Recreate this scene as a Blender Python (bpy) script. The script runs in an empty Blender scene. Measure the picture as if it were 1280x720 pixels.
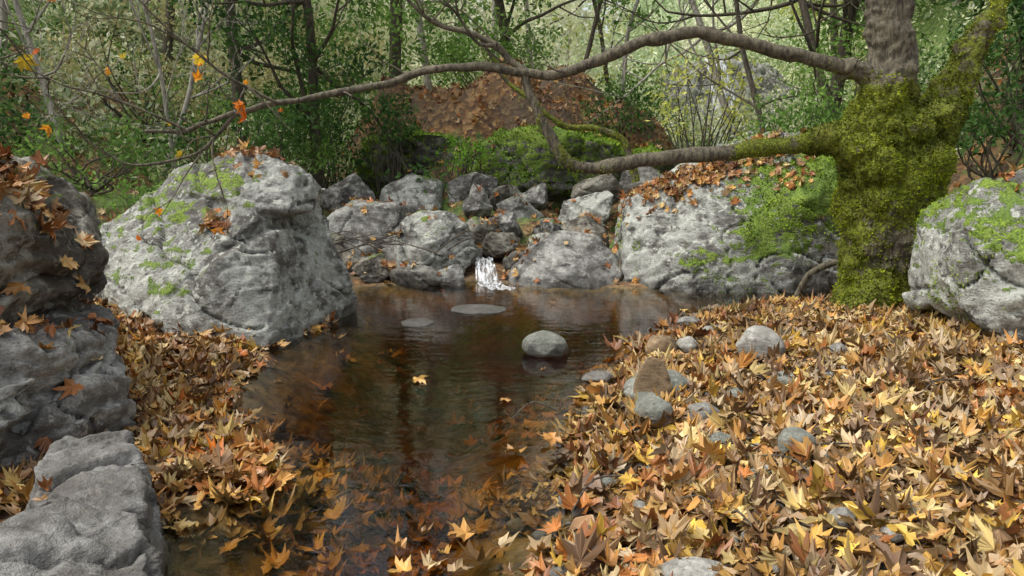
import bpy, bmesh, math, random
import numpy as np
from mathutils import Vector, Matrix
from mathutils.bvhtree import BVHTree
scene=bpy.context.scene
COL=scene.collection
# ------------------------------------------------------------ noise
def _h(i,j,k,s):
    h=(i*73856093)^(j*19349663)^(k*83492791)^(s*2654435761)
    h&=0xffffffff
    h=((h^(h>>15))*2246822519)&0xffffffff
    h=((h^(h>>13))*3266489917)&0xffffffff
    h=h^(h>>16)
    return (h&0xffffff)/float(0xffffff)
def vnoise(P,s=0):
    i=np.floor(P).astype(np.int64); f=P-i; u=f*f*(3-2*f)
    x,y,z=i[:,0],i[:,1],i[:,2]; a,b,c=u[:,0],u[:,1],u[:,2]
    def L(p,q,t): return p+(q-p)*t
    v=L(L(L(_h(x,y,z,s),_h(x+1,y,z,s),a),L(_h(x,y+1,z,s),_h(x+1,y+1,z,s),a),b),
        L(L(_h(x,y,z+1,s),_h(x+1,y,z+1,s),a),L(_h(x,y+1,z+1,s),_h(x+1,y+1,z+1,s),a),b),c)
    return v*2-1
def fbm(P,o=4,s=0,g=.5):
    r=np.zeros(len(P)); a=1.
    for k in range(o):
        r+=a*vnoise(P*(2.03**k)+k*17.3,s+k); a*=g
    return r
def sstep(a,b,x):
    t=np.clip((x-a)/(b-a),0,1); return t*t*(3-2*t)
# ------------------------------------------------------------ mesh helpers
def mesh_np(name,V,F,mat=None,smooth=True,col=None,moss=None,parent=None):
    V=np.asarray(V,dtype=np.float32); F=np.asarray(F,dtype=np.int32)
    me=bpy.data.meshes.new(name)
    me.vertices.add(len(V)); me.vertices.foreach_set('co',V.ravel())
    n=F.shape[1]
    me.loops.add(F.size); me.loops.foreach_set('vertex_index',F.ravel())
    me.polygons.add(len(F)); me.polygons.foreach_set('loop_start',np.arange(0,F.size,n,dtype=np.int32))
    me.polygons.foreach_set('loop_total',np.full(len(F),n,dtype=np.int32))
    me.update(calc_edges=True)
    me.polygons.foreach_set('use_smooth',np.full(len(F),bool(smooth)))
    if col is not None:
        a=me.attributes.new('Col','FLOAT_COLOR','POINT')
        c=np.ones((len(V),4),dtype=np.float32); c[:,:3]=col; a.data.foreach_set('color',c.ravel())
    if moss is not None:
        a=me.attributes.new('moss','FLOAT','POINT'); a.data.foreach_set('value',np.asarray(moss,dtype=np.float32))
    if mat: me.materials.append(mat)
    ob=bpy.data.objects.new(name,me)
    COL.objects.link(ob)
    if parent: ob.parent=parent
    return ob
def get_np(me):
    V=np.empty(len(me.vertices)*3,dtype=np.float32); me.vertices.foreach_get('co',V)
    N=np.empty(len(me.vertices)*3,dtype=np.float32); me.vertices.foreach_get('normal',N)
    return V.reshape(-1,3).astype(float),N.reshape(-1,3).astype(float)
def remesh(bm,voxel,smooth=2):
    me=bpy.data.meshes.new('tmp'); bm.to_mesh(me); bm.free()
    ob=bpy.data.objects.new('tmp',me); COL.objects.link(ob)
    m=ob.modifiers.new('r','REMESH'); m.mode='VOXEL'; m.voxel_size=voxel
    if smooth:
        s=ob.modifiers.new('s','SMOOTH'); s.factor=.5; s.iterations=smooth
    dg=bpy.context.evaluated_depsgraph_get(); dg.update()
    out=bpy.data.meshes.new_from_object(ob.evaluated_get(dg))
    bpy.data.objects.remove(ob); bpy.data.meshes.remove(me)
    return out
# ------------------------------------------------------------ materials
def newmat(name):
    m=bpy.data.materials.new(name); m.use_nodes=True
    nt=m.node_tree; nt.nodes.clear()
    o=nt.nodes.new('ShaderNodeOutputMaterial')
    return m,nt,o
class G:
    def __init__(s,nt): s.nt=nt
    def n(s,t,**k):
        nd=s.nt.nodes.new(t)
        for a,b in k.items():
            if a.startswith('_'): setattr(nd,a[1:],b)
            else: s.set(nd.inputs[a.replace('__',' ')],b)
        return nd
    def set(s,inp,v):
        if isinstance(v,bpy.types.NodeSocket): s.nt.links.new(v,inp)
        else: inp.default_value=v
    def noise(s,vec,scale,detail=4,rough=.55,dist=0):
        nd=s.n('ShaderNodeTexNoise',Scale=scale,Detail=detail,Roughness=rough,Distortion=dist)
        if vec is not None: s.nt.links.new(vec,nd.inputs['Vector'])
        return nd.outputs[0]
    def ramp(s,f,stops):
        nd=s.nt.nodes.new('ShaderNodeValToRGB'); s.nt.links.new(f,nd.inputs[0])
        e=nd.color_ramp.elements
        while len(e)<len(stops): e.new(.5)
        for k,(p,c) in enumerate(stops):
            e[k].position=p
            e[k].color=(c,c,c,1) if not isinstance(c,tuple) else (*c,1)
        return nd.outputs[0]
    def mix(s,f,a,b,mode='MIX'):
        nd=s.nt.nodes.new('ShaderNodeMix'); nd.data_type='RGBA'; nd.blend_type=mode
        def c(v): return v if isinstance(v,bpy.types.NodeSocket) else (*v,1)
        s.set(nd.inputs[0],f); s.set(nd.inputs[6],c(a)); s.set(nd.inputs[7],c(b))
        return nd.outputs[2]
    def math(s,op,a,b=0.,clamp=False):
        nd=s.nt.nodes.new('ShaderNodeMath'); nd.operation=op; nd.use_clamp=clamp
        s.set(nd.inputs[0],a); s.set(nd.inputs[1],b); return nd.outputs[0]
    def add(s,*t,c=0.):
        r=c
        for w,x in t:
            y=s.math('MULTIPLY',x,w); r=s.math('ADD',y,r)
        return r
    def bump(s,h,strength,dist=.02,prev=None):
        nd=s.n('ShaderNodeBump',Strength=strength,Distance=dist,Height=h)
        if prev is not None: s.nt.links.new(prev,nd.inputs['Normal'])
        return nd.outputs[0]
def obj_co(g): return g.n('ShaderNodeTexCoord').outputs['Object']
MOSS_D=(.045,.075,.008); MOSS_L=(.24,.34,.025)
def rock_mat(name,dark=(.06,.058,.053),mid=(.17,.168,.158),light=(.38,.38,.345),spot=(.48,.49,.43),lich=.5,scale=1.):
    m,nt,o=newmat(name); g=G(nt); co=obj_co(g)
    n1=g.noise(co,2.1*scale,5,.68,.3)
    n2=g.noise(co,8*scale,6,.72,.2)
    n3=g.noise(co,60*scale,3,.8)
    mp=g.n('ShaderNodeMapping'); nt.links.new(co,mp.inputs[0]); mp.inputs['Rotation'].default_value=(.5,.55,.3); mp.inputs['Scale'].default_value=(1.,1.,4.2)
    st=g.noise(mp.outputs[0],2.6*scale,5,.7,.2)
    base=g.mix(g.ramp(g.add((.6,n1),(.4,st)),[(.40,0.),(.58,1.)]),dark,mid)
    base=g.mix(g.ramp(n2,[(.32,.4),(.5,0.),(.70,.35)]),base,(.15,.125,.085))
    lf=g.add((.42,n2),(.42,n1),(.2,st))
    t=.60-.15*lich
    base=g.mix(g.ramp(lf,[(t-.03,0.),(t+.06,.9)]),base,light)
    base=g.mix(g.ramp(g.add((.6,st),(.4,n2)),[(.37,.85),(.46,0.)]),base,tuple(v*.6 for v in dark))
    base=g.mix(g.ramp(n3,[(.38,.6),(.52,0.)]),base,g.mix(.6,base,(.035,.033,.026)))
    vo=g.n('ShaderNodeTexVoronoi',Scale=10*scale)
    wv=g.n('ShaderNodeVectorMath',_operation='ADD'); nt.links.new(co,wv.inputs[0])
    nz=g.n('ShaderNodeTexNoise',Scale=18.*scale,Detail=3.); nt.links.new(co,nz.inputs['Vector'])
    sc=g.n('ShaderNodeVectorMath',_operation='SCALE'); nt.links.new(nz.outputs[1],sc.inputs[0]); sc.inputs['Scale'].default_value=.17/scale
    nt.links.new(sc.outputs[0],wv.inputs[1]); nt.links.new(wv.outputs[0],vo.inputs['Vector'])
    sp=g.ramp(g.add((1.,vo.outputs['Distance']),(-.55,n1),c=.02),[(.0,.85*min(1,lich*1.2)),(.09,0.)])
    base=g.mix(sp,base,g.mix(g.ramp(n3,[(.4,0.),(.6,1.)]),tuple(v*.75 for v in spot),spot))
    at=g.n('ShaderNodeAttribute',_attribute_name='moss').outputs['Fac']
    # moss grows in ragged patches: broad and fine noise break the mask up
    mm=g.ramp(g.add((1.,at),(1.7,n2),(1.3,st),c=-1.5),[(.43,0.),(.52,1.)])
    mcol=g.mix(g.ramp(n3,[(.38,0.),(.62,1.)]),MOSS_D,MOSS_L)
    mcol=g.mix(g.ramp(n1,[(.4,0.),(.6,.6)]),mcol,(.06,.12,.015))
    geo=g.n('ShaderNodeNewGeometry'); sx=g.n('ShaderNodeSeparateXYZ'); nt.links.new(geo.outputs['Position'],sx.inputs[0])
    wet=g.ramp(g.add((1.,sx.outputs[2]),(.12,n1)),[(.10,1.),(.17,0.)])
    col=g.mix(mm,base,mcol)
    col=g.mix(g.math('MULTIPLY',wet,.75),col,g.mix(.8,col,(.03,.026,.02)))
    rough=g.math('SUBTRACT',.78,g.math('MULTIPLY',wet,.45))
    b=g.bump(g.add((1.,n2),(.22,n3),(.8,st),(.4,mm)),.7,.05/max(1,scale*.5))
    p=g.n('ShaderNodeBsdfPrincipled',Base__Color=col,Roughness=rough,Normal=b)
    nt.links.new(p.outputs[0],o.inputs[0]); return m
M_ROCKL=rock_mat('rock_lichen_pale',dark=(.07,.068,.06),mid=(.185,.185,.168),light=(.39,.40,.355),spot=(.52,.54,.47),lich=.75)
M_ROCK=rock_mat('rock_grey',mid=(.19,.187,.172),lich=.45)
M_SLAB=rock_mat('rock_slab_grey',dark=(.07,.067,.06),mid=(.16,.157,.147),light=(.27,.27,.25),spot=(.32,.32,.29),lich=.25)
M_ROCKM=rock_mat('rock_brownish',dark=(.045,.037,.027),mid=(.135,.12,.092),light=(.29,.28,.225),spot=(.36,.36,.30),lich=.45)
M_ROCKD=rock_mat('rock_dark',dark=(.045,.042,.036),mid=(.12,.116,.10),light=(.27,.27,.235),spot=(.34,.34,.30),lich=.3)
M_STONE=rock_mat('stone_smooth',dark=(.15,.145,.13),mid=(.27,.265,.24),light=(.38,.38,.34),lich=.1,scale=4)
M_STONEL=rock_mat('stone_pale',dark=(.24,.23,.20),mid=(.37,.36,.32),light=(.5,.49,.44),lich=.3,scale=5)
M_STONEG=rock_mat('stone_green',dark=(.13,.14,.115),mid=(.24,.25,.21),light=(.36,.37,.32),lich=.2,scale=4)
M_STONEB=rock_mat('stone_brown',dark=(.18,.12,.06),mid=(.34,.23,.12),light=(.40,.31,.19),lich=.1,scale=4)
def bark_mat(name,c1,c2,mossy=True,sc=1.):
    m,nt,o=newmat(name); g=G(nt); co=obj_co(g)
    mp=g.n('ShaderNodeMapping'); nt.links.new(co,mp.inputs[0]); mp.inputs['Scale'].default_value=(1,1,.3)
    n=g.noise(mp.outputs[0],30*sc,4,.7,.3); n2=g.noise(co,5*sc,4,.65)
    col=g.mix(g.ramp(n,[(.40,0.),(.60,1.)]),c1,c2)
    col=g.mix(g.ramp(n2,[(.5,0.),(.65,.5)]),col,tuple(v*1.4 for v in c2))
    hh=n
    if mossy:
        at=g.n('ShaderNodeAttribute',_attribute_name='moss').outputs['Fac']
        mm=g.ramp(g.add((1.,at),(1.5,n2),c=-.75),[(.42,0.),(.56,1.)])
        n4=g.noise(co,40,3,.8)
        mc=g.mix(g.ramp(n4,[(.38,0.),(.62,1.)]),(.045,.06,.005),(.21,.24,.014))
        mc=g.mix(g.ramp(n2,[(.55,0.),(.68,.5)]),mc,(.11,.085,.02))
        col=g.mix(mm,col,mc); hh=g.add((1.,n),(.8,g.math('MULTIPLY',mm,n4)))
    p=g.n('ShaderNodeBsdfPrincipled',Base__Color=col,Roughness=.85,Normal=g.bump(hh,.9,.03))
    nt.links.new(p.outputs[0],o.inputs[0]); return m
M_BARK=bark_mat('bark_plane',(.045,.037,.024),(.15,.13,.085))
M_BARKD=bark_mat('bark_dark',(.035,.028,.02),(.11,.09,.06),False)
M_BARKP=bark_mat('bark_pale',(.20,.185,.15),(.42,.39,.33),False)
def leaf_mat(name,transl=.3,rough=.5,spec=.4):
    m,nt,o=newmat(name); g=G(nt)
    c=g.n('ShaderNodeAttribute',_attribute_name='Col').outputs['Color']
    p=g.n('ShaderNodeBsdfPrincipled',Base__Color=c,Roughness=rough); p.inputs['Specular IOR Level'].default_value=spec
    if transl>0:
        t=g.n('ShaderNodeBsdfTranslucent',Color=c)
        mx=g.n('ShaderNodeMixShader',Fac=transl); nt.links.new(p.outputs[0],mx.inputs[1]); nt.links.new(t.outputs[0],mx.inputs[2])
        nt.links.new(mx.outputs[0],o.inputs[0])
    else: nt.links.new(p.outputs[0],o.inputs[0])
    return m
M_LEAF=leaf_mat('fallen_leaf',0,.42,.4)
M_FOL=leaf_mat('foliage_leaf',.4,.6,.2)
M_MOSST=leaf_mat('moss_tuft',0,.8,.1)
# ------------------------------------------------------------ terrain
POOL=np.array([(-1.5,.5),(-1.5,2.3),(-1.55,2.8),(-1.38,3.05),(-1.2,3.35),(-1.38,3.75),(-1.7,4.15),(-1.8,4.8),(-1.85,5.3),(-1.95,5.8),(-1.6,6.6),(-1.7,7.6),(-2.1,8.3),
 (-1.2,8.7),(-.3,9.0),(.2,8.6),(1.2,8.5),(2.5,8.7),(3.9,8.7),(4.0,8.0),(3.2,7.5),(2.4,7.25),(1.6,6.9),(1.2,6.1),(.88,5.2),(.6,4.5),(.45,3.8),(.33,3.3),(.22,2.6),(.16,.5)])
def poolsd(x,y):
    d=np.full(x.shape,1e9); ins=np.zeros(x.shape,bool)
    n=len(POOL)
    for i in range(n):
        ax,ay=POOL[i]; bx,by=POOL[(i+1)%n]
        ex,ey=bx-ax,by-ay; t=np.clip(((x-ax)*ex+(y-ay)*ey)/(ex*ex+ey*ey),0,1)
        d=np.minimum(d,np.hypot(x-ax-t*ex,y-ay-t*ey))
        c=((ay>y)!=(by>y)); 
        xi=ax+(y-ay)*ex/(ey if ey!=0 else 1e-9)
        ins^=(c&(x<xi))
    return np.where(ins,-d,d)
def H(x,y):
    x=np.asarray(x,float); y=np.asarray(y,float)
    P=np.stack([x,y,np.zeros_like(x)],-1).reshape(-1,3)
    nz=fbm(P*.9,4,3).reshape(x.shape); nf=fbm(P*5,3,9).reshape(x.shape)
    sd=poolsd(x,y)+.10*fbm(P*2.2,3,5).reshape(x.shape)
    z=np.where(sd<0,-np.minimum(.50,.46*-sd+.01),.085*np.minimum(sd,6)+.005)
    far=sstep(.0,2.,sd)
    z=z+nf*.012+nz*.05*far
    bk=sstep(6.,9.,y)
    z+=sstep(3.,9.,y)*.42*np.clip(-x-3.6-.0*y,0,14)+.5*np.clip(-x-6,0,10)*sstep(0,3,y)*.3
    z+=sstep(4.5,8.,y)*np.minimum(.75*np.clip(x-4.3,0,40),6+.2*np.clip(x,0,40))*sstep(40,30,-x)*(1-.75*sstep(12,16,y)*sstep(14,7,x))
    q=((x+.1)/3.0)**2+((y-15.8)/2.3)**2
    z+=1.75*sstep(1.55,.6,q)*(1+.14*nz)
    z+=.16*np.clip(y-17,0,60)+.04*np.clip(y-9,0,8)
    z+=far*bk*nz*.25
    return z
def axis(lo,hi,c,n,k):
    t=np.linspace(math.asinh((lo-c)/k),math.asinh((hi-c)/k),n); return c+k*np.sinh(t)
gx=axis(-70,70,0,420,4.); gy=axis(-25,90,4.5,440,4.)
X,Y=np.meshgrid(gx,gy); Z=H(X,Y)
V=np.stack([X,Y,Z],-1).reshape(-1,3); nx=len(gx); ny=len(gy)
ii=(np.arange(ny-1)[:,None]*nx+np.arange(nx-1)[None,:]).ravel()
F=np.stack([ii,ii+1,ii+nx+1,ii+nx],-1)
m,nt,o=newmat('forest_floor'); g=G(nt); co=obj_co(g)
vo=g.n('ShaderNodeTexVoronoi',Scale=14.); nt.links.new(co,vo.inputs['Vector'])
hue=g.n('ShaderNodeSeparateColor'); nt.links.new(vo.outputs['Color'],hue.inputs[0])
lit=g.ramp(hue.outputs[0],[(.0,(.06,.03,.016)),(.35,(.14,.07,.027)),(.65,(.25,.13,.045)),(1.,(.34,.22,.09))])
nb=g.noise(co,9,4,.7)
soil=g.mix(nb,(.03,.022,.014),(.12,.085,.05))
c=g.mix(g.ramp(g.noise(co,1.3,4,.65),[(.40,.15),(.58,.9)]),soil,lit)
at=g.n('ShaderNodeAttribute',_attribute_name='moss').outputs['Fac']
mm=g.ramp(g.add((1.,at),(1.6,g.noise(co,2.5,5,.7)),c=-.8),[(.42,0.),(.58,1.)])
c=g.mix(mm,c,g.mix(g.ramp(nb,[(.35,0.),(.65,1.)]),(.035,.065,.012),(.14,.22,.04)))
geo=g.n('ShaderNodeNewGeometry'); sx=g.n('ShaderNodeSeparateXYZ'); nt.links.new(geo.outputs['Position'],sx.inputs[0])
und=g.ramp(g.math('ADD',sx.outputs[2],.5),[(.49,1.),(.52,0.)])
bed=g.mix(g.ramp(g.noise(co,5,6,.7),[(.38,0.),(.62,1.)]),(.05,.04,.017),(.22,.17,.075))
c=g.mix(und,c,bed)
b=g.bump(g.add((.6,vo.outputs['Distance']),(1.,nb)),.8,.04)
p=g.n('ShaderNodeBsdfPrincipled',Base__Color=c,Roughness=.85,Normal=b); nt.links.new(p.outputs[0],o.inputs[0])
q=((V[:,0]+.1)/3.0)**2+((V[:,1]-15.8)/2.3)**2
ms=.5*sstep(3.,9.,V[:,1])*(V[:,2]>.15)+.3*sstep(15,20,V[:,1])
ms=np.where(q<1.0,.18,ms); ms=np.where(V[:,1]<8.2,0.05,ms)
mesh_np('ground',V,F,m,True,moss=ms)
# ------------------------------------------------------------ water (closed body, amber absorption)
def build_water():
    m,nt,o=newmat('stream_water'); g=G(nt); co=obj_co(g)
    mp=g.n('ShaderNodeMapping'); nt.links.new(co,mp.inputs[0]); mp.inputs['Scale'].default_value=(1.,1.9,1.)
    n=g.noise(mp.outputs[0],6.5,3,.55,.4); n2=g.noise(mp.outputs[0],1.3,2,.5)
    b=g.bump(g.add((.5,n),(1.,n2)),.11,.05)
    fr=g.n('ShaderNodeFresnel',IOR=1.38,Normal=b)
    tr=g.n('ShaderNodeBsdfTransparent'); gl=g.n('ShaderNodeBsdfGlossy',Roughness=.015,Normal=b); gl.inputs['Color'].default_value=(1,1,1,1)
    mx=g.n('ShaderNodeMixShader',Fac=fr.outputs[0]); nt.links.new(tr.outputs[0],mx.inputs[1]); nt.links.new(gl.outputs[0],mx.inputs[2])
    nt.links.new(mx.outputs[0],o.inputs[0])
    va=g.n('ShaderNodeVolumeAbsorption',Color=(.74,.55,.12,1),Density=4.3); nt.links.new(va.outputs[0],o.inputs['Volume'])
    bm=bmesh.new(); bmesh.ops.create_cube(bm,size=1)
    for v in bm.verts: v.co=Vector((v.co.x*12+.5, v.co.y*10+4.6, (v.co.z-.5)*1.2))
    me=bpy.data.meshes.new('water'); bm.to_mesh(me); bm.free(); me.materials.append(m)
    ob=bpy.data.objects.new('water',me); COL.objects.link(ob)
build_water()
# ------------------------------------------------------------ rocks
SOLIDS=[]
def finish_rock(name,me,mat,disp,seed,mossfn,crack=1.,freq=1.):
    V,N=get_np(me)
    d=disp*(fbm(V*1.8*freq,5,seed,.5)*.5)
    if crack>0:
        t=V@np.array([.45,-.25,.86])*2.6*freq+fbm(V*.8*freq,3,seed+40)*.8
        k=np.mod(t,1.); amp=np.clip(.55+.7*fbm(V*.8*freq,2,seed+41),0,1)
        d+=disp*crack*amp*(.9*(k**1.5)*(1-sstep(.92,1.,k))-.3)
        d-=disp*crack*.8*(1-sstep(0,.03,np.minimum(k,1-k)))*(amp>.45)
        t1=V@np.array([-.3,.2,.93])*6.1*freq+fbm(V*1.6*freq,3,seed+50)*.9; k1=np.mod(t1,1.)
        d+=disp*crack*.35*(k1-.5)*(1-sstep(.85,1.,k1))*(vnoise(V*1.7*freq,seed+51)>-.2)
        t2=V@np.array([.8,.55,-.2])*1.5*freq+fbm(V*1.1*freq,3,seed+60)*.6; k2=np.abs(np.mod(t2,1.)-.5)*2
        d-=disp*crack*1.*(1-sstep(0,.03,k2))*(vnoise(V*1.3*freq,seed+61)>.0)
        d+=disp*crack*.3*np.abs(vnoise(V*4.*freq+5,seed+9))+disp*.14*fbm(V*14*freq,2,seed+12)
    V2=V+N*d[:,None]
    mo=np.zeros(len(V)) if mossfn is None else mossfn(V2,N)
    me.vertices.foreach_set('co',V2.astype(np.float32).ravel())
    at=me.attributes.new('moss','FLOAT','POINT'); at.data.foreach_set('value',np.asarray(mo,dtype=np.float32))
    me.polygons.foreach_set('use_smooth',np.ones(len(me.polygons),dtype=bool))
    me.materials.clear(); me.materials.append(mat); me.update()
    me.name=name
    ob=bpy.data.objects.new(name,me); COL.objects.link(ob); SOLIDS.append(ob); return ob
def hull_bm(hulls):
    out=bmesh.new()
    for h in hulls:
        b=bmesh.new()
        for p in h: b.verts.new(p)
        bmesh.ops.convex_hull(b,input=b.verts)
        for v in [v for v in b.verts if not v.link_faces]: b.verts.remove(v)
        t=bpy.data.meshes.new('t'); b.to_mesh(t); b.free(); out.from_mesh(t); bpy.data.meshes.remove(t)
    bmesh.ops.recalc_face_normals(out,faces=out.faces)
    return out
def hull_rock(name,hulls,mat,voxel=.03,disp=.05,seed=1,mossfn=None,smooth=2,crack=1.,freq=1.):
    return finish_rock(name,remesh(hull_bm(hulls),voxel,smooth),mat,disp,seed,mossfn,crack,freq)
def blob_rock(name,c,r,mat,seed,ang=True,rot=0,mossfn=None,disp=None,tilt=0):
    rg=np.random.default_rng(seed); n=15 if ang else 60
    p=rg.normal(size=(n,3)); p/=np.linalg.norm(p,axis=1)[:,None]
    if ang: p*=rg.uniform(.9,1.2,(n,1))
    else: p*=1+.12*vnoise(p*1.3+seed,seed)[:,None]
    p*=np.array(r)
    ct,st=math.cos(tilt),math.sin(tilt); p=np.stack([p[:,0]*ct-p[:,2]*st,p[:,1],p[:,0]*st+p[:,2]*ct],-1)
    c_,s_=math.cos(rot),math.sin(rot); p=np.stack([p[:,0]*c_-p[:,1]*s_,p[:,0]*s_+p[:,1]*c_,p[:,2]],-1)+np.array(c)
    rm=min(r); mx=max(r)
    return finish_rock(name,remesh(hull_bm([p.tolist()]),max(mx/24,.008),3 if ang else 6),mat,(disp if disp is not None else rm*(.15 if ang else .1)),seed,mossfn,.8 if ang else 0.,freq=min(2.2,.7/mx) if ang else .5/mx)
def up_moss(k,lo=.2):
    return lambda V,N: k*sstep(lo,.9,N[:,2])
def moss_bl(V,N):
    return .26*sstep(.1,.7,N[:,2])*sstep(-1.9,-2.6,V[:,0])+.20*np.exp(-(((V[:,0]+2.6)/.5)**2+((V[:,2]-1.2)/.25)**2))+.12
hull_rock('lichen_boulder',[
 [(-3.8,6.7,-.2),(-2.75,6.0,-.2),(-3.8,6.9,.42),(-3.55,7.0,.88),(-3.02,7.2,1.29),(-2.35,7.0,1.38),(-2.05,6.35,.94),(-2.7,6.0,.35),(-1.75,6.5,.0),(-3.2,8.4,.9),(-3.6,8.4,-.2),(-1.7,8.3,-.2),(-2.,8.2,1.0),(-1.55,7.2,.1),(-1.95,6.9,.9)],
 [(-2.72,5.95,-.2),(-2.72,5.92,.25),(-2.42,5.72,.05),(-2.42,5.72,-.2),(-2.25,5.95,.62),(-1.85,5.85,.02),(-1.8,5.85,-.2),(-1.42,7.3,-.2),(-1.45,7.2,.3),(-1.9,6.4,.85),(-1.75,7.3,.8),(-2.6,6.9,.7),(-2.5,7.5,-.2)],
 [(-2.75,6.8,1.14),(-2.45,6.6,1.1),(-2.1,6.45,1.02),(-1.82,6.5,1.0),(-1.70,6.8,.98),(-1.70,7.0,1.14),(-1.84,6.85,1.33),(-2.12,6.9,1.45),(-2.55,7.0,1.42),(-2.3,7.6,1.35),(-1.8,7.7,1.1),(-2.9,7.4,1.25),(-2.2,6.8,.8)]],
 M_ROCKL,.019,.06,11,moss_bl,1)
def shift(h,dx,dy=0,dz=0): return [[(x+dx,y+dy,z+dz) for x,y,z in q] for q in h]
hull_rock('mossy_boulder',shift([
 [(-2.02,3.4,.8),(-1.98,3.9,.95),(-2.0,3.7,1.15),(-2.12,3.6,1.38),(-2.35,3.7,1.6),(-2.8,3.9,1.75),(-4.2,3.8,1.7),(-4.2,5.2,1.4),(-2.4,5.0,1.2),(-2.05,4.5,.9),(-2.2,3.1,.75),(-2.6,2.7,.8),(-4.2,2.4,.8),(-4.2,5,.4),(-2.2,4.4,.5),(-2.3,3.2,.62)]],-.26,0,-.02),
 M_ROCKM,.016,.08,21,lambda V,N:.15*sstep(.2,.8,N[:,2])+.14,1,1.2,1.3)
hull_rock('layered_boulder',shift([
 [(-1.92,3.5,.60),(-1.85,3.9,.55),(-1.9,3.6,.35),(-2.05,3.15,.2),(-2.1,3.0,-.3),(-1.9,4.0,-.3),(-2.1,4.6,-.3),(-2.1,4.5,.6),(-4.2,4.6,.8),(-4.2,2.6,.8),(-2.2,3.1,.66),(-4.2,2.6,-.3),(-2.15,2.95,.35),(-2.25,2.75,-.3)],
 [(-1.80,3.85,.42),(-1.70,3.75,.25),(-1.70,3.55,.05),(-1.78,3.25,-.2),(-2.1,3.1,.12),(-2.3,4.3,.4),(-1.75,4.1,-.2),(-2.2,3.2,-.2),(-1.9,3.3,.3)],
 [(-2.0,3.1,.42),(-1.88,3.35,.5),(-2.4,3.6,.65),(-2.5,2.8,.5),(-2.1,2.85,.1),(-2.0,3.2,.1),(-2.5,3.6,.1)]],-.2),
 M_ROCK,.016,.085,24,None,1,1.3,1.5)
hull_rock('rock_slab',[
 [(-1.88,3.2,.30),(-1.62,3.2,.31),(-1.44,2.92,.28),(-1.27,2.6,.27),(-1.5,2.45,.29),(-1.78,2.8,.33),(-1.92,3.3,-.3),(-1.55,3.3,-.3),(-1.3,2.9,-.3),(-1.18,2.55,-.3),(-1.8,2.5,-.3)],
 [(-1.53,2.50,.33),(-1.26,2.50,.29),(-1.1,2.25,.28),(-1.0,1.9,.28),(-1.02,1.3,.28),(-2.1,1.3,.38),(-1.7,2.15,.37),(-1.2,2.6,-.3),(-.9,1.9,-.3),(-.95,1.2,-.3),(-2.1,1.2,-.3),(-1.7,2.5,-.3)],
 [(-1.45,2.36,.36),(-1.2,2.2,.31),(-1.12,1.9,.33),(-1.5,1.6,.39),(-1.65,2.0,.39),(-1.4,2.2,.1),(-1.2,1.8,.1)],
 [(-2.7,3.0,.2),(-2.0,2.9,.08),(-1.8,2.6,.05),(-2.0,1.8,.2),(-2.8,1.8,.3),(-2,1.8,-.3),(-2.8,1.8,-.3),(-2.8,3,-.3),(-1.8,2.7,-.3)]],
 M_SLAB,.013,.05,31,None,1,1.1,1.8)
def moss_br(V,N):
    a=np.exp(-(((V[:,0]-2.85)/.62)**2+((V[:,2]-1.05)/.6)**2))*.48
    b=.72*np.exp(-(((V[:,0]-3.75)/.55)**2+((V[:,2]-1.2)/.6)**2))
    c=.42*np.exp(-(((V[:,0]-1.95)/.25)**2+((V[:,2]-.25)/.2)**2))
    e=.38*np.exp(-(((V[:,0]-2.65)/.5)**2+((V[:,2]-.45)/.35)**2))
    return np.clip(a+b+c+e,0,.95)*sstep(-.5,.3,N[:,2])+.1
RB=hull_rock('mossy_boulder',[
 [(1.28,8.7,-.2),(1.25,8.8,.3),(1.33,9.1,.92),(1.75,9.3,1.08),(2.4,9.4,1.3),(3.1,9.5,1.66),(3.9,9.5,1.6),(4.1,9.2,1.0),(3.9,8.7,.4),(3.75,8.6,-.2),(3.0,8.25,-.2),(1.95,8.25,-.2),(1.9,8.3,.25),(2.9,8.3,.35),(2.2,8.65,.75),(3.1,8.5,.95),(3.7,8.8,1.1),(1.4,11,0),(1.5,11,.8),(4.2,11,1.5),(4.3,11,0),(3,10.8,1.6)]],
 M_ROCKL,.026,.09,41,moss_br,1)
EB=hull_rock('mossy_boulder',[
 [(2.98,5.5,.62),(3.02,5.3,.85),(3.15,5.5,1.12),(3.35,5.6,1.3),(3.8,5.7,1.36),(5,5.8,1.5),(5,4.6,.9),(5,4.5,.1),(3.6,4.9,.3),(3.3,5.1,.24),(3.05,5.3,.42),(3.6,4.8,.75),(3.2,6.3,.3),(3.3,6.4,1.0),(5,6.8,1.3),(5,6.8,.1)]],
 M_ROCKL,.02,.08,47,lambda V,N:.36*np.exp(-(((V[:,0]-3.4)/.4)**2+((V[:,2]-1.0)/.35)**2))+.12*sstep(.2,.8,N[:,2])+.14,1)
hull_rock('grey_boulder',[[(-2.5,10.1,.3),(-2.35,10.0,.66),(-1.9,10.,.80),(-1.45,10,.78),(-1.3,10,.4),(-1.35,9.8,-.1),(-2.3,9.8,-.1),(-2.2,11,.8),(-1.3,11,.7),(-2.5,11,0),(-1.3,11,0)]],M_ROCK,.026,.06,51,up_moss(.3))
hull_rock('grey_boulder',[[(-1.42,9.4,.35),(-1.3,9.3,.62),(-1.1,9.4,.76),(-.8,9.4,.77),(-.55,9.4,.6),(-.42,9.35,.3),(-.55,9.1,.05),(-1.2,9.1,.0),(-1.35,9.2,.15),(-.9,9.0,.45),(-1.2,10.1,.6),(-.6,10.1,.6),(-1.,10.1,0)]],M_ROCKL,.02,.05,52,up_moss(.3))
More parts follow.
